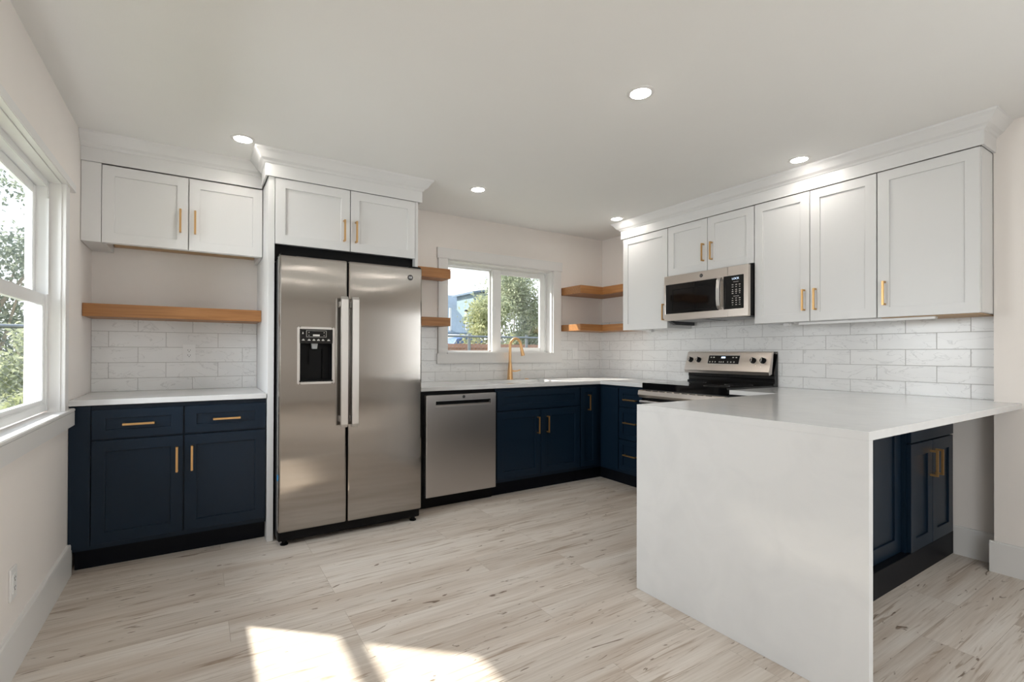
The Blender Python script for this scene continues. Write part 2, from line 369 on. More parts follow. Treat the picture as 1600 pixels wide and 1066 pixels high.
# ------------------------------------------------------------------ room shell
struct(MB().box(XL-0.2, 0.2, YF-0.2, 0.2, -0.06, 0.0).build('floor', FLOOR))
struct(MB().box(XL-0.2, 0.2, YF-0.2, 0.2, H, H+0.1).build('ceiling', CEIL))
WX0, WX1, WZ0, WZ1 = -1.895, -0.695, 1.16, 2.01          # sink window opening
wall_back = struct(MB().cells([XL-0.2, WX0, WX1, 0.2], [0, WZ0, WZ1, H], 0.0, 0.16,
    lambda u, v: not (WX0 < u < WX1 and WZ0 < v < WZ1), lambda u, v, w: (u, w, v)).build('wall_back', WALL))
LY0, LY1, LZ0, LZ1 = -2.10, -0.80, 0.865, 1.99            # left window opening
GY0, GY1 = -7.2, -5.2                                     # made-up second left window, added behind the camera for light
wall_left = struct(MB().cells([YF-0.2, GY0, GY1, LY0, LY1, 0.0], [0, LZ0, LZ1, H], XL-0.13, XL,
    lambda u, v: not ((LY0 < u < LY1 or GY0 < u < GY1) and LZ0 < v < LZ1), lambda u, v, w: (w, u, v)).build('wall_left', WALL))
wall_right = struct(MB().box(0.0, 0.16, JY, 0.0, 0, H).build('wall_right', WALL))
RY0, RY1, RZ0, RZ1 = -6.8, -4.4, 0.70, 2.00              # made-up window beyond the peninsula, added out of view for light
struct(MB().cells([YF-0.2, RY0, RY1, JY], [0, RZ0, RZ1, H], JX, 0.16, lambda u, v: not (RY0 < u < RY1 and RZ0 < v < RZ1), lambda u, v, w: (w, u, v)).build('wall_right_front', WALL))
wall_front = struct(MB().box(XL, JX, YF-0.16, YF, 0, H).build('wall_front', WALL))

# tile is the finish of the walls
MB().cells([XL+0.002, -3.428], [CT+0.001, 1.374], -0.009, 0.0, lambda u, v: True, lambda u, v, w: (u, w, v)).build('tile_backsplash', TILEX, wall_back)
MB().cells([-2.438, -1.993, -0.587, -0.001], [CT+0.001, 1.068, 1.392], -0.009, 0.0,
    lambda u, v: not (-1.993 < u < -0.587 and v > 1.068), lambda u, v, w: (u, w, v)).build('tile_backsplash', TILEX, wall_back)
MB().cells([JY+0.001, 0.0], [CT+0.001, 1.50], -0.009, 0.0, lambda u, v: True, lambda u, v, w: (w, u, v)).build('tile_backsplash', TILEY, wall_right)

# baseboards
bprof = [(0, 0), (0.016, 0), (0.016, 0.158), (0.013, 0.165), (0, 0.165)]
struct(MB().sweep([(XL, -0.60), (XL, YF)], bprof, -1).build('baseboard_left', TRIM))
struct(MB().sweep([(0.0, -2.918), (0.0, JY)], bprof, 1).build('baseboard_recess', TRIM))
struct(MB().sweep([(JX, JY+0.016), (JX, YF)], bprof, 1).build('baseboard_right', TRIM))

# ------------------------------------------------------------------ windows
def ring(mb, axis, a0, a1, z0, z1, w, d0, d1, bev=0.003):
    """rectangular frame in the (axis, z) plane with member width w, depth d0..d1 on the other axis"""
    def bx(p0, p1, q0, q1):
        if axis == 'X': mb.box(p0, p1, d0, d1, q0, q1, bev)
        else: mb.box(d0, d1, p0, p1, q0, q1, bev)
    bx(a0, a0+w, z0, z1); bx(a1-w, a1, z0, z1); bx(a0+w, a1-w, z0, z0+w); bx(a0+w, a1-w, z1-w, z1)
    return mb
# sink window: slider of two sashes
w2 = struct(ring(MB(), 'X', WX0, WX1, WZ0, WZ1, 0.022, 0.085, 0.165).build('window_2', VINYL))
j = MB(); j.box(WX0-0.001, WX0+0.012, -0.002, 0.09, WZ0, WZ1); j.box(WX1-0.012, WX1+0.001, -0.002, 0.09, WZ0, WZ1)
j.box(WX0, WX1, -0.002, 0.09, WZ1-0.012, WZ1+0.001); j.box(WX0, WX1, -0.002, 0.09, WZ0-0.001, WZ0+0.012); j.build('jamb', TRIM, w2)
c = MB(); c.box(-1.985, WX0, -0.021, 0.0, WZ0, WZ1, 0.002); c.box(WX1, -0.595, -0.021, 0.0, WZ0, WZ1, 0.002); c.build('side_casing', TRIM, w2)
MB().box(-1.997, -0.583, -0.027, 0.0, WZ1, 2.103, 0.002).build('head_casing', TRIM, w2)
MB().box(-1.997, -0.583, -0.027, 0.0, 1.070, WZ0, 0.002).build('apron', TRIM, w2)
MB().box(-1.90, -0.69, -0.034, 0.09, WZ0-0.004, WZ0+0.010, 0.002).build('sill', TRIM, w2)
s1 = MB(); s1.box(-1.865, -1.83, 0.125, 0.15, 1.19, 1.98, 0.002); s1.box(-1.375, -1.335, 0.125, 0.15, 1.19, 1.98, 0.002)
s1.box(-1.83, -1.375, 0.125, 0.15, 1.965, 1.98, 0.002); s1.box(-1.83, -1.375, 0.125, 0.15, 1.18, 1.19, 0.002); s1 = s1.build('fixed_sash', VINYL, w2)
MB().box(-1.832, -1.373, 0.136, 0.140, 1.188, 1.967).build('pane', GLASS, s1)
s2 = MB(); s2.box(-1.36, -1.262, 0.090, 0.122, 1.18, 1.98, 0.003); s2.box(-0.785, -0.725, 0.090, 0.122, 1.18, 1.98, 0.003)
s2.box(-1.262, -0.785, 0.090, 0.122, 1.935, 1.98, 0.003); s2.box(-1.262, -0.785, 0.090, 0.122, 1.18, 1.222, 0.003); s2 = s2.build('sliding_sash', VINYL, w2)
MB().box(-1.264, -0.783, 0.104, 0.108, 1.220, 1.937).build('pane', GLASS, s2)
MB().box(-1.347, -1.325, 0.074, 0.092, 1.50, 1.62, 0.006).build('latch', VINYL, s2)

# left window: double hung
def double_hung(n, y0, y1):
    w = struct(ring(MB(), 'Y', y0, y1, LZ0+0.02, LZ1, 0.036, -4.480, -4.405).build('window_%d' % n, VINYL))
    q = MB(); q.box(XL-0.045, XL+0.002, y1-0.006, y1+0.004, LZ0, LZ1); q.box(XL-0.045, XL+0.002, y0-0.004, y0+0.006, LZ0, LZ1); q.box(XL-0.045, XL+0.002, y0, y1, LZ1-0.006, LZ1+0.004); q.build('jamb', TRIM, w)
    q = MB(); q.box(XL, XL+0.020, y1, y1+0.068, LZ0, LZ1, 0.002); q.box(XL, XL+0.020, y0-0.068, y0, LZ0, LZ1, 0.002); q.build('side_casing', TRIM, w)
    MB().box(XL, XL+0.028, y0-0.17, y1+0.166, LZ1, LZ1+0.042, 0.003).build('head_casing', TRIM, w)
    MB().box(XL, XL+0.029, y0-0.17, y1+0.166, 0.786, LZ0-0.006, 0.002).build('apron', TRIM, w)
    MB().box(-4.42, XL+0.032, y0-0.16, y1+0.160, LZ0-0.006, LZ0+0.010, 0.003).build('sill', TRIM, w)
    u = ring(MB(), 'Y', y0+0.036, y1-0.036, 1.40, LZ1-0.036, 0.045, -4.470, -4.446).build('upper_sash', VINYL, w)
    MB().box(-4.460, -4.456, y0+0.08, y1-0.08, 1.44, LZ1-0.08).build('pane', GLASS, u)
    l = MB(); l.box(-4.442, -4.412, y0+0.03, y0+0.062, 0.90, 1.44, 0.003); l.box(-4.442, -4.412, y1-0.062, y1-0.03, 0.90, 1.44, 0.003)
    l.box(-4.442, -4.412, y0+0.06, y1-0.06, 0.885, 0.940, 0.003); l.box(-4.442, -4.412, y0+0.06, y1-0.06, 1.385, 1.44, 0.003); l = l.build('lower_sash', VINYL, w)
    MB().box(-4.429, -4.425, y0+0.06, y1-0.06, 0.938, 1.387).build('pane', GLASS, l)
    q = MB()
    for z in (1.06, 1.075): q.box(-4.444, -4.440, y1-0.035, y1-0.030, z, z+0.004)
    q.box(-4.4405, -4.4, y1-0.0362, y1-0.030, 1.44, 1.90, 0.001); q.build('sash_track', VINYL, w)
    return w
double_hung(1, LY0, LY1)
double_hung(3, GY0, GY1)  # invented window, unseen, opened to brighten the room
w5 = struct(ring(MB(), 'Y', RY0, RY1, RZ0, RZ1, 0.05, 0.0, 0.08).build('window_4', VINYL))  # unseen window added so the right side lets in more light
MB().box(0.03, 0.036, RY0+0.045, RY1-0.045, RZ0+0.045, RZ1-0.045).build('pane', GLASS, w5)
q = MB(); ring(q, 'Y', RY0-0.07, RY1+0.07, RZ0-0.07, RZ1+0.07, 0.07, JX-0.02, JX, 0.002); q.build('casing', TRIM, w5)

# ------------------------------------------------------------------ cabinet makers
hmb = MB(); hmb.box(-0.0055, 0.0055, -0.036, -0.025, -0.071, 0.071, 0.0012)
hmb.box(-0.0055, 0.0055, -0.027, 0.0, 0.060, 0.071, 0.0008); hmb.box(-0.0055, 0.0055, -0.027, 0.0, -0.071, -0.060, 0.0008)
_h = hmb.build('handle', BRASS); HANDLE_ME = _h.data; bpy.data.objects.remove(_h)
def handle(parent, x, y, z, horiz=False):
    o = bpy.data.objects.new('handle', HANDLE_ME); COL.objects.link(o); o.parent = parent
    o.location = (x, y, z); o.rotation_euler = (0, PI/2 if horiz else 0, 0); o['label'] = 'square brushed brass bar pull'
    return o
def shaker(name, parent, x0, x1, z0, z1, m, yf, t=0.020, fr=0.058, rec=0.009):
    """front with frame and recessed centre panel; outer face at y=yf, facing -y"""
    g = 0.0013; x0 += g; x1 -= g; z0 += g; z1 -= g
    mb = MB(); f = min(fr, (z1-z0)*0.30)
    mb.cells([x0, x0+fr, x1-fr, x1], [z0, z0+f, z1-f, z1], yf, yf+t, lambda u, v: not (x0+fr < u < x1-fr and z0+f < v < z1-f), lambda u, v, w: (u, w, v))
    mb.box(x0+fr-0.004, x1-fr+0.004, yf+rec, yf+t-0.002, z0+f-0.004, z1-f+0.004)
    return mb.build(name, m, parent, bevel=0.0014)
def flat(name, parent, x0, x1, y0, y1, z0, z1, m, bev=0.0015):
    return MB().box(x0, x1, y0, y1, z0, z1, bev).build(name, m, parent)

# ------------------------------------------------------------------ left alcove
cb = thing('base_cabinet', 'navy base cabinet with two drawers over two doors, left of the fridge', 'cabinet', (XL, 0, 0))
flat('body', cb, 0.006, 0.934, -0.605, -0.004, 0.115, 0.878, NAVY)
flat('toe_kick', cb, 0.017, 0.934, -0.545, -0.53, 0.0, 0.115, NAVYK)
flat('filler', cb, 0.002, 0.090, -0.622, -0.604, 0.135, 0.878, NAVY)
for x0, x1, hx in ((0.094, 0.502, 0.298), (0.508, 0.930, 0.720)):
    d = shaker('drawer', cb, x0, x1, 0.700, 0.858, NAVY, -0.625); handle(d, hx, -0.625+0.004, 0.776, True)
for x0, x1, hx in ((0.094, 0.502, 0.473), (0.508, 0.930, 0.545)):
    d = shaker('door', cb, x0, x1, 0.143, 0.692, NAVY, -0.625); handle(d, hx, -0.625, 0.560)
tag(MB().box(XL+0.004, -3.430, -0.646, -0.001, CB, CT).build('countertop', QUARTZ, bevel=0.002), 'short white quartz countertop over the left navy cabinet beside the fridge', 'countertop')
tag(MB().box(XL+0.002, -3.428, -0.300, -0.001, 1.374, 1.450).build('floating_shelf', OAK, bevel=0.002), 'long honey oak floating shelf under the upper cabinets left of the fridge', 'shelf')
wc = thing('wall_cabinet', 'white two door wall cabinet left of the fridge above the long oak shelf', 'cabinet', (XL, 0, 0))
flat('body', wc, 0.004, 0.934, -0.340, -0.003, 1.868, 2.256, WHITE)
q = MB(); q.box(0.092, 0.110, -0.338, -0.003, 1.80, 1.868); q.box(0.916, 0.934, -0.338, -0.003, 1.80, 1.868); q.box(0.092, 0.934, -0.340, -0.322, 1.80, 1.868); q.build('lower_edge', WHITE, wc)
flat('filler', wc, 0.002, 0.0925, -0.357, -0.003, 1.80, 2.256, WHITE)
r_ = flat('light_rail', wc, 0.112, 0.914, -0.028, -0.003, 1.836, 1.867, RAWWOOD); r_['label'] = 'unpainted wood hanging rail'
for x0, x1, hx in ((0.094, 0.516, 0.475), (0.519, 0.933, 0.552)):
    d = shaker('door', wc, x0, x1, 1.80, 2.25, WHITE, -0.360); handle(d, hx, -0.360, 1.974)
def outlet(name, label, loc, rz, kind, cat):
    t = thing(name, label, cat, loc, rz)
    flat('cover_plate', t, -0.036, 0.036, -0.007, 0.0, -0.058, 0.058, PLAST, 0.002)
    if kind == 'outlet':
        r = flat('receptacle', t, -0.018, 0.018, -0.0095, -0.006, -0.034, 0.034, PLAST, 0.001)
        s = MB()
        for zc in (-0.018, 0.016):
            s.box(-0.0085, -0.0062, -0.0100, -0.0085, zc, zc+0.008); s.box(0.0055, 0.0078, -0.0100, -0.0085, zc+0.001, zc+0.007)
            s.lathe([(0, -0.0100), (0.0026, -0.0100), (0.0026, -0.0085)], (0, 0, zc-0.006), 'Y', 12)
        s.build('slots', BLACK, r)
    else:
        flat('rocker', t, -0.016, 0.016, -0.011, -0.006, -0.033, 0.033, PLAST, 0.002)
    return t
outlet('wall_outlet', 'white outlet on the marble tile above the left countertop', (-3.842, -0.009, 1.160), 0, 'outlet', 'outlet')
outlet('wall_outlet', 'white outlet low on the left wall above the baseboard', (XL, -1.50, 0.325), PI/2, 'outlet', 'outlet')
outlet('wall_switch', 'white switch plate on the tile right of the sink window', (-0.402, -0.009, 1.165), 0, 'switch', 'switch')

# ------------------------------------------------------------------ crown mouldings
cprof = [(0.0, 2.256), (0.012, 2.256), (0.012, 2.332), (0.018, 2.336), (0.024, 2.345), (0.040, 2.356), (0.062, 2.386), (0.074, 2.399), (0.078, 2.4095), (0.0, 2.4095)]
tag(MB().sweep([(XL+0.001, -0.355), (-3.4325, -0.355)], cprof, 1).build('crown_molding', WHITE), 'white crown molding above the wall cabinet at the left wall', 'crown molding')
tag(MB().sweep([(-3.432, -0.434), (-3.432, -0.651), (-2.426, -0.651), (-2.426, -0.001)], cprof, -1 if False else 1).build('crown_molding', WHITE), 'white crown molding that wraps the cabinet over the fridge', 'crown molding')
tag(MB().sweep([(-0.001, -0.620), (-0.335, -0.620), (-0.335, -3.1155), (JX-0.001, -3.1155)], cprof, 1).build('crown_molding', WHITE), 'long white crown molding above the cabinets on the microwave wall', 'crown molding')

# ------------------------------------------------------------------ fridge surround
fs = thing('fridge_cabinet', 'white two door cabinet over the fridge with tall side panels', 'cabinet', (0, 0, 0))
flat('side_panel', fs, -3.426, -3.390, -0.650, -0.003, 0.0, 2.256, WHITE)
flat('side_panel', fs, -2.462, -2.440, -0.650, -0.003, 0.0, 2.256, WHITE)
flat('body', fs, -3.389, -2.463, -0.634, -0.003, 1.850, 2.256, WHITE)
for x0, x1, hx in ((-3.388, -2.928, -2.969), (-2.925, -2.464, -2.890)):
    d = shaker('door', fs, x0, x1, 1.843, 2.254, WHITE, -0.655); handle(d, hx, -0.655, 1.975)
f_ = flat('dark_gap_strip', fs, -3.389, -2.463, -0.600, -0.585, 1.745, 1.849, BLACK); f_['label'] = 'black strip put in for the dark gap above the fridge'  # black board added so the gap over the fridge reads dark

# ------------------------------------------------------------------ refrigerator
fr = thing('refrigerator', 'stainless steel side by side refrigerator with ice dispenser', 'refrigerator', (0, 0, 0))
flat('body', fr, -3.378, -2.472, -0.725, -0.04, 0.03, 1.742, DARKM, 0.004)
FD0, FD1 = -0.797, -0.733
dz0, dz1, dx0, dx1 = 0.985, 1.312, -3.268, -3.070
d1 = MB().cells([-3.381, dx0, dx1, -2.981], [0.088, dz0, dz1, 1.752], FD0, FD1, lambda u, v: not (dx0 < u < dx1 and dz0 < v < dz1), lambda u, v, w: (u, w, v)).build('freezer_door', STEEL, fr, bevel=0.010)
d2 = MB().box(-2.974, -2.469, FD0, FD1, 0.088, 1.752).build('fridge_door', STEEL, fr, bevel=0.010)
for d, x in ((d1, -3.013), (d2, -2.946)):
    q = MB(); q.prism([(-0.858, 0.700), (-0.872, 0.72), (-0.872, 1.500), (-0.858, 1.518), (-0.846, 1.518), (-0.846, 0.700)], x-0.021, x+0.021, 'X')
    q.box(x-0.012, x+0.012, -0.850, FD0, 0.725, 0.765, 0.003); q.box(x-0.012, x+0.012, -0.850, FD0, 1.455, 1.495, 0.003)
    q.build('handle', STEELF, d, bevel=0.003)
# dispenser
q = MB(); ring(q, 'X', dx0-0.012, dx1+0.012, dz0-0.012, dz1+0.012, 0.016, FD0-0.008, FD0+0.02, 0.005); q.build('dispenser_bezel', STEELF, d1)
q = MB(); q.box(dx0, dx1, FD1-0.006, FD1-0.002, dz0, dz1); q.box(dx0, dx0+0.004, FD0+0.004, FD1-0.004, dz0, dz1); q.box(dx1-0.004, dx1, FD0+0.004, FD1-0.004, dz0, dz1); q.box(dx0, dx1, FD0+0.004, FD1-0.004, dz0, dz0+0.006)
q.build('dispenser_well', BLACK, d1)
pn = flat('dispenser_panel', d1, dx0, dx1, FD0-0.004, FD0+0.03, 1.222, dz1, GLOSSB, 0.002)
q = MB(); ring(q, 'X', -3.228, -3.110, 1.262, 1.302, 0.0012, FD0-0.0048, FD0-0.004, 0)
for x in (-3.213, -3.124):
    for z in (1.272, 1.290): q.lathe([(0, FD0-0.005), (0.0022, FD0-0.005), (0.0022, FD0-0.004)], (x, 0, z), 'Y', 10)
for x in (-3.246, -3.212, -3.184, -3.157, -3.130, -3.096): q.box(x-0.008, x+0.008, FD0-0.0048, FD0-0.004, 1.240, 1.244); q.box(x-0.004, x+0.004, FD0-0.0048, FD0-0.004, 1.246, 1.249)
q.box(-3.250, -3.246, FD0-0.0048, FD0-0.004, 1.284, 1.292); q.box(-3.252, -3.244, FD0-0.0048, FD0-0.004, 1.280, 1.283)
q.box(-3.190, -3.150, FD0-0.0046, FD0-0.004, 1.268, 1.278); q.build('dispenser_icons', ICON, d1)
q = MB(); q.prism([(-3.194, 1.222), (-3.158, 1.222), (-3.162, 1.190), (-3.190, 1.190)], FD0+0.012, FD0+0.040, 'Y'); q.build('ice_chute', GREYP, d1)
q = MB(); q.box(-3.206, -3.154, FD1-0.016, FD1-0.008, 1.090, 1.180, 0.003); q.box(-3.126, -3.118, FD1-0.014, FD1-0.008, 1.00, 1.19, 0.003); q.build('paddle', BLACK, d1)
q = MB(); q.box(dx0-0.002, dx1+0.002, FD0-0.006, FD1-0.006, dz0, dz0+0.012, 0.003); q.build('drip_tray', BLACK, d1)
q = MB(); q.lathe([(0, FD0-0.003), (0.017, FD0-0.003), (0.019, FD0-0.0015), (0.019, FD0)], (-2.556, 0, 1.682), 'Y', 32); bd = q.build('badge', DARKM, d2, True)
letters('badge_letters', 'GE', 0.020, CHROME, d2, (-2.556, FD0-0.0035, 1.682))
flat('bottom_grille', fr, -3.378, -2.472, -0.770, -0.72, 0.028, 0.084, BLACK, 0.004)
for x in (-3.34, -2.51):
    MB().lathe([(0, 0), (0.022, 0), (0.024, 0.006), (0.014, 0.012), (0.012, 0.032), (0, 0.032)], (x, -0.745, 0)).build('levelling_foot', BLACK, fr, True)
    MB().lathe([(0, 0), (0.022, 0), (0.024, 0.006), (0.014, 0.012), (0.012, 0.032), (0, 0.032)], (x, -0.10, 0)).build('levelling_foot', BLACK, fr, True)
for x in (-3.33, -2.52): flat('hinge_cover', fr, x-0.045, x+0.045, -0.790, -0.66, 1.742, 1.762, BLACK, 0.004)
t_ = flat('film_tab', fr, -3.385, -3.3805, -0.788, -0.760, 0.400, 0.432, TAPE, 0.0005); t_['label'] = 'scrap of blue protective film'

# ------------------------------------------------------------------ dishwasher
dw = thing('dishwasher', 'stainless dishwasher with pocket handle right of the fridge', 'dishwasher', (0, 0, 0))
flat('body', dw, -2.434, -1.757, -0.600, -0.03, 0.10, 0.878, BLACK, 0.002)
flat('toe_kick', dw, -2.434, -1.757, -0.560, -0.54, 0.0, 0.10, BLACK, 0.001)
hx0, hx1, hz0, hz1 = -2.290, -1.812, 0.765, 0.806
dd = MB().cells([-2.366, hx0, hx1, -1.764], [0.098, hz0, hz1, 0.852], -0.638, -0.601, lambda u, v: not (hx0 < u < hx1 and hz0 < v < hz1), lambda u, v, w: (u, w, v)).build('door', STEELD, dw, bevel=0.004)
q = MB(); q.box(hx0, hx1, -0.606, -0.602, hz0, hz1); q.box(hx0, hx1, -0.630, -0.604, hz1-0.012, hz1, 0.002); q.build('pocket_handle', BLACK, dd)
flat('pocket_lip', dd, hx0, hx1, -0.636, -0.612, hz0, hz0+0.012, STEELM, 0.003)
q = MB(); ring(q, 'X', hx0-0.004, hx1+0.004, hz0-0.004, hz1+0.004, 0.005, -0.6395, -0.634, 0.001); q.build('handle_rim', STEELF, dd)
q = MB(); q.lathe([(0, -0.6405), (0.010, -0.6405), (0.012, -0.6385), (0.012, -0.638)], (-2.055, 0, 0.832), 'Y', 24); q.build('badge', DARKM, dd, True)
letters('badge_letters', 'GE', 0.013, CHROME, dd, (-2.055, -0.6410, 0.832))

# ------------------------------------------------------------------ sink run base cabinets
sc_ = thing('sink_cabinet', 'dark navy two door sink base cabinet between the dishwasher and the corner', 'cabinet', (0, 0, 0))
q = MB(); q.box(-1.752, -1.734, -0.605, -0.03, 0.115, 0.878); q.box(-0.880, -0.863, -0.605, -0.03, 0.115, 0.878); q.box(-1.734, -0.880, -0.605, -0.03, 0.115, 0.133); q.box(-1.734, -0.880, -0.605, -0.587, 0.133, 0.878); q.box(-1.734, -0.880, -0.045, -0.03, 0.133, 0.878)
q.build('body', NAVY, sc_)
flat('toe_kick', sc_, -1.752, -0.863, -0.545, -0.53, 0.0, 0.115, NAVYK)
shaker('false_front', sc_, -1.747, -0.868, 0.700, 0.858, NAVY, -0.625)
for x0, x1, hx in ((-1.747, -1.309, -1.317-0.0), (-1.306, -0.868, -1.242)):
    d = shaker('door', sc_, x0, x1, 0.143, 0.692, NAVY, -0.625); handle(d, hx-0.026 if hx < -1.3 else hx, -0.625, 0.560)
cc = thing('corner_cabinet', 'dark navy narrow door corner cabinet in the angle of the kitchen', 'cabinet', (0, 0, 0))
flat('body', cc, -0.861, -0.012, -0.605, -0.03, 0.115, 0.878, NAVY)
MB().cells([-0.861, -0.545, -0.53], [-0.606, -0.545, -0.53], 0.0, 0.115, lambda u, v: v > -0.545 or u > -0.545, lambda u, v, w: (u, v, w)).build('toe_kick', NAVYK, cc)
d = shaker('door', cc, -0.858, -0.668, 0.143, 0.858, NAVY, -0.625, fr=0.045); handle(d, -0.772, -0.625, 0.722)
# drawers on the right wall: local x runs towards the camera, local -y faces the room
RZ = -PI/2
dc = thing('drawer_cabinet', 'blue three drawer base cabinet between the corner and the range', 'cabinet', (0, -0.607, 0), RZ)
flat('body', dc, 0.0, 0.535, -0.605, -0.012, 0.115, 0.878, NAVY)
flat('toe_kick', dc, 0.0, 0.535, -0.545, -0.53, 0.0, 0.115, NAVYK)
flat('filler', dc, 0.040, 0.240, -0.624, -0.604, 0.143, 0.858, NAVY)
for z0, z1, hz in ((0.700, 0.858, 0.765), (0.418, 0.694, 0.565), (0.143, 0.412, 0.285)):
    d = shaker('drawer', dc, 0.250, 0.533, z0, z1, NAVY, -0.625, fr=0.045); handle(d, 0.395, -0.625, hz, True)

# main worktop with the sink cut out
SX0, SX1, SY0, SY1 = -1.64, -0.98, -0.50, -0.135
tag(MB().cells([-2.438, SX0, SX1, -0.646, -0.010], [-1.147, -0.646, SY0, SY1, -0.010], CB, CT,
    lambda u, v: (v > -0.646 or u > -0.646) and not (SX0 < u < SX1 and SY0 < v < SY1), lambda u, v, w: (u, v, w)).build('countertop', QUARTZ, bevel=0.002),
    'white quartz countertop under the window with the sink and its corner return', 'countertop')
sk = thing('sink', 'undermount sink basin set in the countertop below the window', 'sink', (0, 0, 0))
q = MB(); q.cells([SX0-0.02, SX0-0.004, SX1+0.004, SX1+0.02], [SY0-0.02, SY0-0.004, SY1+0.004, SY1+0.02], CB-0.22, CB-0.001, lambda u, v: not (SX0-0.004 < u < SX1+0.004 and SY0-0.004 < v < SY1+0.004), lambda u, v, w: (u, v, w))
q.box(SX0-0.02, SX1+0.02, SY0-0.02, SY1+0.02, CB-0.235, CB-0.22); q.build('basin', SINKM, sk)
MB().lathe([(0, 0.004), (0.02, 0.003), (0.045, 0.002), (0.05, 0)], (-1.31, -0.32, CB-0.22)).build('drain', CHROME, sk, True)
# faucet
fa = thing('faucet', 'tall champagne bronze gooseneck faucet in front of the window', 'faucet', (-1.262, -0.075, CT))
MB().lathe([(0, 0), (0.029, 0), (0.029, 0.006), (0.0265, 0.010), (0.022, 0.10), (0.0155, 0.155), (0.0135, 0.17), (0, 0.17)], (0, 0, 0)).build('base', FAUC, fa, True)
az = math.radians(-42); dirx, diry = math.cos(az), math.sin(az)
neck = [(0, 0, 0.16), (0, 0, 0.22), (0, 0, 0.28), (0, 0, 0.315)]
RA = 0.052
for k in range(1, 15):
    a = PI*k/14*0.98; s_ = RA*(1-math.cos(a)); neck.append((dirx*s_, diry*s_, 0.315+RA*1.45*math.sin(a)))
MB().tube(neck, 0.0128, 20).build('spout', FAUC, fa, True)
e = Vector(neck[-1]); dn = Vector((dirx*0.22, diry*0.22, -1)).normalized()
MB().tube([e+dn*0.0, e+dn*0.012, e+dn*0.03, e+dn*0.085, e+dn*0.095], [0.0118, 0.0135, 0.0145, 0.0185, 0.0175], 20).build('spray_head', FAUC, fa, True)
MB().tube([(0.012, -0.004, 0.085), (0.045, -0.012, 0.080), (0.075, -0.020, 0.083), (0.100, -0.027, 0.092)], [0.0085, 0.0075, 0.006, 0.005], 12).build('lever', FAUC, fa, True)
so_ = thing('hole_cover', 'small bronze cap beside the faucet on the countertop', 'sink cap', (-1.075, -0.085, CT))
MB().lathe([(0, 0.008), (0.016, 0.007), (0.020, 0.0)], (0, 0, 0)).build('cap', FAUC, so_, True)

# ------------------------------------------------------------------ oak shelves round the window
tag(MB().box(-2.4395, -1.955, -0.200, -0.028, 1.800, 1.882).build('floating_shelf', OAK, bevel=0.002), 'upper short oak shelf between the fridge and the window', 'shelf', 'short shelves beside the fridge')
tag(MB().box(-2.4395, -1.955, -0.200, -0.028, 1.395, 1.466).build('floating_shelf', OAK, bevel=0.002), 'lower short oak shelf between the fridge and the window', 'shelf', 'short shelves beside the fridge')
def lshelf(z0, z1, label):
    t = thing('corner_shelf', label, 'shelf', (0, 0, 0), 0, 'corner shelves right of the window')
    MB().box(-0.578, -0.001, -0.300, -0.001, z0, z1).build('window_side_arm', OAK, t, bevel=0.002)
    MB().box(-0.285, -0.001, -0.625, -0.3005, z0, z1).build('cabinet_side_arm', OAKY, t, bevel=0.002)
lshelf(1.765, 1.843, 'upper L shaped oak corner shelf right of the window')
lshelf(1.393, 1.458, 'lower L shaped oak corner shelf right of the window, just above the tile')

# ------------------------------------------------------------------ range
rg = thing('range', 'stainless and black glass electric range under the microwave', 'range', (0, -1.150, 0), RZ)
flat('body', rg, 0.002, 0.758, -0.640, -0.015, 0.03, 0.895, DARKM, 0.003)
ck = flat('cooktop', rg, 0.002, 0.758, -0.662, -0.075, 0.874, 0.926, GLOSSB, 0.004)
for x, y, r in ((0.20, -0.50, 0.115), (0.57, -0.50, 0.09), (0.20, -0.22, 0.075), (0.57, -0.22, 0.10)):
    MB().lathe([(r-0.002, 0.9262), (r, 0.9264), (r, 0.9262)], (x, y, 0), 'Z', 48).build('burner_ring', GREYP, ck)
od = flat('oven_door', rg, 0.004, 0.756, -0.668, -0.641, 0.23, 0.868, GLOSSB, 0.004)
q = MB(); q.prism([(-0.700, 0.822), (-0.706, 0.830), (-0.700, 0.862), (-0.690, 0.868), (-0.660, 0.868), (-0.660, 0.800), (-0.690, 0.806)], -0.004, 0.764, 'X'); q.build('top_rail', STEELM, od)
q = MB()
for k in range(9): q.box(0.075+k*0.068, 0.121+k*0.068, -0.7005, -0.688, 0.8635, 0.8668)
q.build('vent_slots', BLACK, od)
q = MB(); q.tube([(0.03, -0.715, 0.775), (0.73, -0.715, 0.775)], 0.012, 16); q.box(0.05, 0.07, -0.715, -0.668, 0.765, 0.785); q.box(0.69, 0.71, -0.715, -0.668, 0.765, 0.785); q.build('handle', STEELF, od, True)
flat('storage_drawer', rg, 0.004, 0.756, -0.664, -0.641, 0.05, 0.222, STEELM, 0.004)
q = MB(); q.prism([(-0.074, 0.896), (-0.078, 0.935), (-0.058, 0.942), (-0.058, 0.97), (-0.064, 0.974), (-0.060, 1.030), (-0.015, 1.185), (-0.015, 0.896)], 0.002, 0.760, 'X'); q.build('backguard', GLOSSB, rg, bevel=0.002)
q = MB(); q.prism([(-0.116, 1.020), (-0.120, 1.026), (-0.066, 1.180), (-0.052, 1.186), (-0.050, 1.186), (-0.070, 1.010), (-0.112, 1.000)], 0.0, 0.747, 'X'); cp = q.build('control_panel', STEELM, rg, bevel=0.002)
sl = math.atan2(0.054, 0.154)
def on_panel(f):   # f from 0 at the panel's lower edge to 1 at its top
    return (-0.120+0.054*f, 1.026+0.154*f)
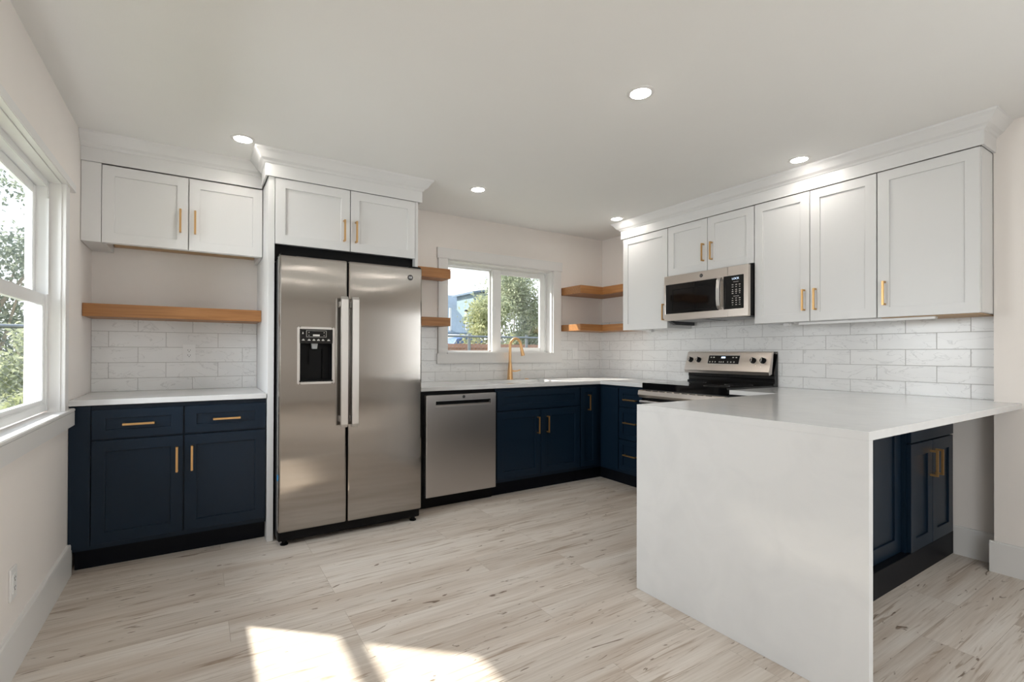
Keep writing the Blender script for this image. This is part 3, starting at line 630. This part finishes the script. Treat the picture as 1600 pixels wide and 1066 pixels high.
def panel_box(mb, x0, x1, f0, f1, th):
    y0, z0 = on_panel(f0); y1, z1 = on_panel(f1); n_ = (-math.cos(sl), math.sin(sl))
    mb.prism([(y0, z0), (y1, z1), (y1+n_[0]*th, z1+n_[1]*th), (y0+n_[0]*th, z0+n_[1]*th)], x0, x1, 'X')
q = MB(); panel_box(q, 0.215, 0.500, 0.34, 0.84, 0.0025); q.build('display_bezel', STEELF, cp)
q = MB(); panel_box(q, 0.220, 0.495, 0.37, 0.81, 0.0032); q.build('display', GLOSSB, cp)
for x in (0.238, 0.263, 0.287, 0.325, 0.342, 0.361, 0.400, 0.428, 0.455):
    q = MB(); panel_box(q, x-0.004, x+0.004, 0.43, 0.50, 0.0038); q.build('display_icon', ICON, cp)
for x in (0.243, 0.268, 0.440, 0.468):
    q = MB(); panel_box(q, x-0.007, x+0.007, 0.68, 0.735, 0.0038); q.build('display_icon', ICON, cp)
q = MB(); panel_box(q, 0.336, 0.372, 0.66, 0.75, 0.0038); q.build('clock_digits', LCD, cp)
for x in (0.050, 0.128, 0.612, 0.690):
    y, z = on_panel(0.56); k = bpy.data.objects.new('knob', None)
    q = MB(); q.lathe([(0, 0), (0.024, 0), (0.024, 0.004), (0.0205, 0.006), (0.0195, 0.020), (0.016, 0.022), (0, 0.022)], (0, 0, 0), 'Z', 28); q.box(-0.0055, 0.0055, -0.020, 0.020, 0.018, 0.032, 0.002)
    ko = q.build('knob', BLACK, cp, True); ko.location = (x, y, z); ko.rotation_euler = (PI/2-sl, 0, 0)
    q = MB(); q.lathe([(0.0215, 0.0045), (0.0245, 0.0045), (0.0245, 0.001)], (0, 0, 0), 'Z', 28); q.box(-0.0035, 0.0035, -0.017, 0.017, 0.0315, 0.0328, 0.0005)
    kr = q.build('knob_ring', CHROME, ko, True)
for x in (0.05, 0.70):
    for y in (-0.58, -0.08): MB().lathe([(0, 0), (0.018, 0), (0.018, 0.008), (0.010, 0.012), (0.010, 0.032), (0, 0.032)], (x, y, 0)).build('levelling_foot', BLACK, rg, True)

# ------------------------------------------------------------------ microwave (front at x = -0.42)
mw = thing('microwave', 'stainless over the range microwave with black door window', 'microwave', (0, -1.176, 0), RZ)
MWF = -0.420; MZ0, MZ1 = 1.442, 1.818
flat('body', mw, 0.003, 0.736, MWF+0.032, -0.012, MZ0+0.004, MZ1, BLACK, 0.003)
wx0, wx1, wz0, wz1 = 0.016, 0.508, 1.500, 1.744
md = MB().cells([0.0, wx0, wx1, 0.578], [MZ0, wz0, wz1, MZ1], MWF, MWF+0.031, lambda u, v: not (wx0 < u < wx1 and wz0 < v < wz1), lambda u, v, w: (u, w, v)).build('door', STEELM, mw, bevel=0.003)
flat('window', md, wx0, wx1, MWF+0.001, MWF+0.02, wz0, wz1, GLOSSB, 0.002)
q = MB(); ring(q, 'X', wx0+0.070, wx1-0.022, wz0+0.02, wz1-0.045, 0.004, MWF+0.0004, MWF+0.002, 0); q.build('window_screen_edge', BLACK, md)
q = MB(); q.prism([(MWF-0.038, 1.53), (MWF-0.046, 1.58), (MWF-0.046, 1.66), (MWF-0.038, 1.722), (MWF-0.026, 1.742), (MWF, 1.746), (MWF, 1.733), (MWF-0.024, 1.722), (MWF-0.030, 1.66), (MWF-0.030, 1.58), (MWF-0.024, 1.525), (MWF, 1.515), (MWF, 1.502), (MWF-0.026, 1.506)], 0.512, 0.540, 'X'); q.build('handle', STEELF, md, bevel=0.002)
mp_ = MB().box(0.5805, 0.739, MWF, MWF+0.031, MZ0, MZ1).build('control_panel', STEELM, mw, bevel=0.003)
flat('keypad', mp_, 0.548, 0.706, MWF-0.003, MWF+0.002, 1.500, 1.748, GLOSSB, 0.002)
q = MB()
for r_i, z in enumerate((1.678, 1.662, 1.642, 1.628, 1.614, 1.578, 1.562, 1.546, 1.530)):
    for x in (0.622, 0.650, 0.677):
        w_ = 0.0065 if (r_i+int(x*1000)) % 3 else 0.004
        q.box(x-w_, x+w_, MWF-0.0036, MWF-0.003, z-0.0022, z+0.0022)
q.box(0.628, 0.672, MWF-0.0036, MWF-0.003, 1.592, 1.5945); q.box(0.628, 0.668, MWF-0.0036, MWF-0.003, 1.698, 1.7005); q.build('keypad_legend', ICON, mp_)
letters('clock_display', 'LOCK', 0.021, LCD, mp_, (0.645, MWF-0.0036, 1.723))
q = MB(); q.lathe([(0, MWF-0.002), (0.013, MWF-0.002), (0.0145, MWF-0.001), (0.0145, MWF)], (0.357, 0, 1.783), 'Y', 28); q.build('badge', DARKM, md, True)
letters('badge_letters', 'GE', 0.016, CHROME, md, (0.357, MWF-0.0026, 1.783))
q = MB(); q.box(0.06, 0.34, -0.36, -0.10, MZ0-0.002, MZ0+0.004); q.box(0.39, 0.68, -0.36, -0.10, MZ0-0.002, MZ0+0.004); q.build('grease_filter', GREYP, mw)
q = MB(); q.prism([(-0.385, MZ0+0.005), (-0.30, MZ0-0.028), (-0.05, MZ0-0.028), (-0.05, MZ0+0.005)], 0.004, 0.030, 'X'); q.build('underside_duct', DARKM, mw)

# ------------------------------------------------------------------ white wall cabinets on the right wall
def wall_cab(label, y0, y1, z0, doors, raw=False):
    w = y0-y1; t = thing('wall_cabinet', label, 'cabinet', (0, y0, 0), RZ)
    flat('body', t, 0.001, w-0.001, -0.320, -0.010, z0+0.004, 2.256, WHITE)
    if raw:
        f = flat('underside', t, 0.012, w-0.016, -0.312, -0.012, z0-0.0035, z0+0.003, RAWWOOD, 0.0005); f['label'] = 'unpainted plywood underside'
    for x0, x1, hx, hz in doors:
        d = shaker('door', t, x0, x1, z0, 2.253, WHITE, -0.339); handle(d, hx, -0.339, hz)
    return t
wall_cab('white single door wall cabinet between the corner shelves and the microwave', -0.630, -1.147, 1.385, [(0.001, 0.516, 0.484, 1.527)])
wall_cab('short white two door wall cabinet above the microwave', -1.149, -1.912, 1.832, [(0.001, 0.380, 0.350, 1.980), (0.382, 0.762, 0.424, 1.980)])
wall_cab('white two door wall cabinet right of the microwave', -1.914, -2.661, 1.385, [(0.001, 0.374, 0.342, 1.528), (0.376, 0.746, 0.412, 1.528)])
wall_cab('white single door wall cabinet at the open end of the wall run', -2.663, -3.1145, 1.385, [(0.001, 0.448, 0.039, 1.528)], True)
ul = thing('under_cabinet_light', 'thin white light bar under the end wall cabinets', 'light bar', (0, -2.20, 1.381), RZ)
flat('housing', ul, 0.0, 0.72, -0.300, -0.260, -0.014, 0.0, PLAST, 0.003)
for y, lab in ((-2.085, 'small white wiring box under the cabinet right of the microwave'), (-0.84, 'small white wiring box under the cabinet left of the microwave')):
    jb = thing('junction_box', lab, 'wiring box', (0, y, 1.389), RZ)
    q = MB(); q.box(-0.030, 0.030, -0.225, -0.175, -0.022, 0.0, 0.005); q.build('box', PLAST, jb)
    MB().lathe([(0, -0.231), (0.006, -0.231), (0.008, -0.224)], (0.012, 0, -0.011), 'Y', 14).build('switch_button', PLAST, jb, True)

# ------------------------------------------------------------------ peninsula
pc = thing('peninsula_countertop', 'white quartz peninsula countertop with a waterfall end down to the floor', 'countertop', (0, 0, 0))
MB().cells([-1.928, -0.646, JX, -0.010], [-3.221, JY, -2.240, -1.914], CB, CT,
    lambda u, v: (v < -2.24 or u > -0.646) and not (v < JY and u > JX), lambda u, v, w: (u, v, w)).build('top', QUARTZ, pc, bevel=0.002)
MB().box(-1.928, -1.898, -3.221, -2.240, 0.0, CB+0.001).build('waterfall_panel', QUARTZ, pc, bevel=0.002)
pb = thing('peninsula_cabinet', 'dark navy cabinet under the peninsula with a pair of doors by the wall', 'cabinet', (0, 0, 0))
flat('body', pb, -1.896, -0.645, -2.860, -2.28, 0.115, 0.880, NAVY)
flat('door_body', pb, -0.644, -0.004, -2.900, -2.28, 0.115, 0.880, NAVY)
shaker('back_panel', pb, -1.892, -0.648, 0.130, 0.878, NAVY, -2.880, fr=0.075)
flat('top_rail', pb, -0.640, -0.020, -2.920, -2.899, 0.704, 0.878, NAVY)
for x0, x1, hx in ((-0.640, -0.342, -0.378), (-0.340, -0.024, -0.300)):
    d = shaker('door', pb, x0, x1, 0.133, 0.698, NAVY, -2.920, fr=0.065); handle(d, hx, -2.920, 0.574)
flat('plinth', pb, -1.896, -0.004, -2.916, -2.862, 0.0, 0.130, NAVYK)

# ------------------------------------------------------------------ recessed lights
def downlight(x, y, label, power=0.3):
    t = thing('recessed_light', label, 'ceiling light', (x, y, H))
    MB().lathe([(0.046, -0.0005), (0.048, -0.006), (0.060, -0.004), (0.065, -0.0005)], (0, 0, 0), 'Z', 48).build('trim_ring', TRIM, t, True)
    MB().lathe([(0, -0.013), (0.024, -0.011), (0.040, -0.007), (0.0475, -0.0020)], (0, 0, 0), 'Z', 40).build('lens', LENS, t, True)
    o, d = lamp('lamp', 'AREA', (0, 0, -0.012), power, (1.0, 0.90, 0.80), (0, 0, -1)); d.shape = 'DISK'; d.size = 0.09; d.spread = math.radians(165)
    o.parent = t
    return t
downlight(-3.575, -0.760, 'recessed ceiling light beside the fridge cabinet crown at upper left')
downlight(-1.991, -0.735, 'recessed ceiling light in front of the sink window, right of the fridge')
downlight(-2.005, -2.330, 'largest recessed ceiling light, out in the middle of the room')
downlight(-0.535, -2.320, 'recessed ceiling light close to the cabinets right of the microwave')
downlight(-0.515, -0.720, 'recessed ceiling light at the corner end of the microwave wall cabinets')
for x, y in ((-3.575, -2.33), (-2.5, -5.2), (-1.3, -5.2), (-2.4, -6.7), (-1.0, -6.7), (-3.7, -5.2), (-3.7, -6.7)):
    downlight(x, y, 'recessed ceiling light behind the camera', 0.3)['group'] = 'ceiling lights behind the camera'

# ------------------------------------------------------------------ outdoors
GND = -0.45
GRASS = mat('dry_lawn', (0.13, 0.14, 0.08), 0.9, noise=0.4, nscale=3)
struct(MB().box(-60, 60, -40, 70, GND-0.2, GND).build('ground', GRASS))
GALV = mat('galvanised_steel', (0.22, 0.24, 0.26), 0.45, 0.7, noise=0.1, nscale=20)
WIRE = mat('galvanised_wire', (0.35, 0.37, 0.39), 0.5, 0.6, noise=0.1, nscale=20)
CEDAR = mat('cedar_boards', (0.40, 0.20, 0.13), 0.8, noise=0.25, nscale=4)
SHING = mat('blue_grey_shingle', (0.15, 0.205, 0.27), 0.9, noise=0.25, nscale=9)
SIDING = mat('pale_teal_siding', (0.22, 0.29, 0.31), 0.8, noise=0.06, nscale=5)
WTRIM = mat('white_exterior_trim', (0.6, 0.61, 0.63), 0.6, noise=0.02, nscale=5)
TARP = mat('blue_tarp', (0.06, 0.13, 0.32), 0.5, noise=0.2, nscale=4)
BARK = mat('pale_bark', (0.42, 0.36, 0.30), 0.9, noise=0.3, nscale=12)
def leaf_mat(name, c1, c2):
    m = mat(name, c1, 0.6, spec=0.3); n = m.node_tree.nodes; L = m.node_tree.links; b = n['Principled BSDF']
    co = n.new('ShaderNodeTexCoord'); t = n.new('ShaderNodeTexNoise'); t.inputs['Scale'].default_value = 2.5; t.inputs['Detail'].default_value = 5
    L.new(co.outputs['Object'], t.inputs['Vector']); r = n.new('ShaderNodeValToRGB'); r.color_ramp.elements[0].position = 0.35; r.color_ramp.elements[0].color = (*c2, 1); r.color_ramp.elements[1].position = 0.65; r.color_ramp.elements[1].color = (*c1, 1)
    L.new(t.outputs['Fac'], r.inputs[0]); L.new(r.outputs[0], b.inputs['Base Color'])
    tl = n.new('ShaderNodeBsdfTranslucent'); L.new(r.outputs[0], tl.inputs['Color']); mx = n.new('ShaderNodeMixShader'); mx.inputs[0].default_value = 0.5
    L.new(b.outputs[0], mx.inputs[1]); L.new(tl.outputs[0], mx.inputs[2]); L.new(mx.outputs[0], n['Material Output'].inputs['Surface']); return m
LEAFA = leaf_mat('sage_leaves', (0.50, 0.525, 0.36), (0.26, 0.30, 0.20))
LEAFB = leaf_mat('yellow_green_leaves', (0.52, 0.53, 0.30), (0.29, 0.32, 0.17))
LEAFC = leaf_mat('dark_leaves', (0.34, 0.375, 0.30), (0.20, 0.235, 0.19))

def chain_fence(p0, p1, height, post_at, label):
    """chain-link panel from p0 to p1 (plan)"""
    p0, p1 = Vector((*p0, 0)), Vector((*p1, 0)); Lg = (p1-p0).length; ang = math.atan2(p1.y-p0.y, p1.x-p0.x)
    t = thing('chain_link_fence', label, 'fence', (p0.x, p0.y, GND), ang)
    MB().tube([(0, 0, height), (Lg, 0, height)], 0.022, 10).build('top_rail', GALV, t, True)
    for x in post_at: MB().tube([(x, 0.03, 0), (x, 0.03, height+0.06)], 0.03, 10).build('post', GALV, t, True)
    q = bmesh.new(); r = 0.0022; stp = 0.085
    k = -height
    while k < Lg:
        for s in (1, -1):
            x0, x1 = k, k+height
            za, zb = (0.04, height) if s > 0 else (height, 0.04)
            if x0 < 0: za = za+(zb-za)*(-x0)/height; x0 = 0
            if x1 > Lg: zb = za+(zb-za)*(Lg-x0)/(x1-x0); x1 = Lg
            for (dy, dz) in ((r, 0), (0, r)):
                vs = [q.verts.new((x0, -dy, za-dz)), q.verts.new((x1, -dy, zb-dz)), q.verts.new((x1, dy, zb+dz)), q.verts.new((x0, dy, za+dz))]
                q.faces.new(vs)
        k += stp
    m_ = MB(); m_.bm.free(); m_.bm = q; m_.build('wire_mesh', WIRE, t)
    return t
chain_fence((-1.0, 4.5), (7.0, 4.5), 1.94, (0.05, 1.79, 3.18, 5.2, 7.6), 'black topped chain link fence across the yard behind the sink window')
chain_fence((-8.2, 3.0), (-4.2, 3.0), 1.88, (0.1, 2.0, 3.9), 'chain link fence seen through the left window')
cf = thing('board_fence', 'low reddish cedar board fence behind the chain link', 'fence', (0.8, 7.0, GND))
for k in range(34): MB().box(k*0.15, k*0.15+0.142, -0.01, 0.01, 0.02, 1.84+0.01*math.sin(k*2.1)).build('board', CEDAR, cf)
q = MB(); q.box(0, 5.1, -0.05, -0.01, 1.30, 1.39); q.box(0, 5.1, -0.05, -0.01, 1.74, 1.84); q.box(0, 5.1, -0.05, -0.01, 0.3, 0.39); q.build('rail', CEDAR, cf)
# neighbour's house
ho = thing('house', 'blue grey shingled house beyond the yard fence', 'house', (0, 0, GND))
MB().box(3.2, 7.0, 15.2, 20, 0, 2.4).build('wall', SIDING, ho)
q = MB(); q.prism([(14.3, 2.35), (14.3, 2.47), (17.6, 4.45), (20.9, 2.47), (20.9, 2.35)], 2.6, 7.2, 'X'); q.build('roof', SHING, ho)
MB().box(6.45, 7.7, 14.6, 16.2, 2.3, 4.25).build('dormer', SIDING, ho)
q = MB(); q.prism([(6.30, 4.20), (6.30, 4.28), (7.9, 4.55), (7.9, 4.47)], 14.4, 16.4, 'Y'); q.build('dormer_roof', SHING, ho)
q = MB(); q.tube([(6.08, 14.55, 2.45), (6.08, 14.55, 3.40)], 0.045, 10); q.build('vent_pipe', WTRIM, ho)
q = MB(); q.tube([(5.25, 14.45, 2.5), (5.25, 14.45, 3.5)], 0.05, 10); q.build('downspout', WTRIM, ho)
MB().box(6.03, 6.17, 14.48, 14.62, 3.38, 3.47).build('vent_cap', BLACK, ho)
q = MB(); q.prism([(12.6, 2.05), (12.6, 2.12), (14.6, 2.44), (14.6, 2.36)], 4.6, 7.0, 'X'); q.build('porch_roof', WTRIM, ho)
MB().tube([(4.8, 12.8, 0), (4.8, 12.8, 2.08)], 0.05, 8).build('porch_post', WTRIM, ho)
MB().tube([(6.8, 12.8, 0), (6.8, 12.8, 2.08)], 0.05, 8).build('porch_post', WTRIM, ho)
q = MB(); q.prism([(2.9, 0), (2.9, 1.30), (3.1, 1.62), (3.7, 1.72), (4.1, 1.52), (4.2, 0)], 9.6, 10.6, 'Y'); tag(q.build('tarp_cover', TARP, bevel=0.05), 'blue tarp covered heap behind the fence', 'tarp')

def tree(name, loc, height, rad, leaves, leaf, m, label, cat, trunk_r=0.07, squash=1.0, base=0.35, forks=5, seed=1):
    rg_ = np.random.default_rng(seed); t = thing(name, label, cat, loc, 0, 'trees and shrubs outside the windows')
    q = MB(); top = height*0.62
    q.tube([(0, 0, 0), (0.03, 0.02, height*0.25), (-0.02, 0.03, height*base), (0.02, 0, top)], [trunk_r, trunk_r*0.8, trunk_r*0.65, trunk_r*0.3], 10)
    for k in range(forks):
        a = 2*PI*k/forks+rg_.uniform(0, 0.8); z0 = height*rg_.uniform(0.18, 0.45)
        q.tube([(0, 0, z0), (math.cos(a)*rad*0.3, math.sin(a)*rad*0.3, z0+height*0.13), (math.cos(a)*rad*0.62, math.sin(a)*rad*0.62, z0+height*0.30)], [trunk_r*0.5, trunk_r*0.38, trunk_r*0.15], 8)
    q.build('trunk', BARK, t, True)
    nb = 26; cen = []
    for _ in range(nb):
        a = rg_.uniform(0, 2*PI); h_ = rg_.uniform(0, 1); rr = rad*math.sin(PI*(0.12+0.80*h_))**0.7*math.sqrt(rg_.uniform(0.05, 1))
        cen.append((rr*math.cos(a)*0.85, rr*math.sin(a)*0.85*squash, height*base+height*(1-base)*(0.05+0.88*h_)))
    cen = np.array(cen); idx = rg_.integers(0, nb, leaves)
    P = cen[idx]+rg_.normal(0, 1, (leaves, 3))*np.array([rad*0.20, rad*0.20*squash, rad*0.18])
    n1 = rg_.normal(0, 1, (leaves, 3)); n1 /= np.linalg.norm(n1, axis=1)[:, None]; n2 = rg_.normal(0, 1, (leaves, 3)); n2 = np.cross(n1, n2); n2 /= np.linalg.norm(n2, axis=1)[:, None]
    sz = leaf*rg_.uniform(0.6, 1.3, (leaves, 1)); a_, b_ = n1*sz, n2*sz*0.5
    V = np.stack([P-a_, P-b_, P+a_, P+b_], 1).reshape(-1, 3); Fc = np.arange(leaves*4).reshape(-1, 4)
    me = bpy.data.meshes.new('foliage'); me.from_pydata(V.tolist(), [], Fc.tolist()); me.materials.append(m)
    o = bpy.data.objects.new('foliage', me); COL.objects.link(o); o.parent = t
    return t
tree('tree', (6.05, 10.8, GND), 4.9, 1.6, 15000, 0.062, LEAFA, 'large sage green tree with pale forked trunk outside the sink window', 'tree', 0.06, 0.8, 0.14, 6, 3)
tree('shrub', (3.0, 8.0, GND), 3.2, 0.62, 4500, 0.05, LEAFB, 'yellow green upright shrub left of the sage tree', 'shrub', 0.04, 1.0, 0.2, 4, 5)
tree('shrub', (4.3, 8.2, GND), 2.2, 0.40, 3000, 0.05, LEAFB, 'yellow green low shrub directly below the sage tree crown', 'shrub', 0.04, 1.0, 0.2, 4, 11)
tree('shrub', (8.3, 13.2, GND), 3.4, 1.0, 6000, 0.075, LEAFC, 'dark green shrub behind the sage tree', 'shrub', 0.05, 0.8, 0.08, 4, 21)
tree('shrub', (10.2, 12.4, GND), 3.6, 0.9, 5000, 0.075, LEAFC, 'dark green shrub right of and behind the sage tree', 'shrub', 0.05, 0.8, 0.08, 4, 22)
tree('tree', (7.2, 23.5, GND), 5.6, 1.5, 2200, 0.16, LEAFC, 'distant dark tree showing over the house roof', 'tree', 0.1, 1, 0.3, 5, 6)
tree('tree', (-6.5, 6.4, GND), 4.8, 1.2, 13000, 0.042, LEAFC, 'dark leafy tree outside the left window', 'tree', 0.06, 1, 0.14, 6, 8)
tree('shrub', (-5.3, 3.9, GND), 2.3, 0.55, 6000, 0.034, LEAFA, 'grey green shrub behind the fence outside the left window', 'shrub', 0.04, 1, 0.10, 4, 9)
tree('shrub', (-5.0, 2.2, GND), 1.25, 0.45, 3500, 0.028, LEAFB, 'low green shrub in front of the fence outside the left window', 'shrub', 0.03, 1, 0.10, 4, 10)
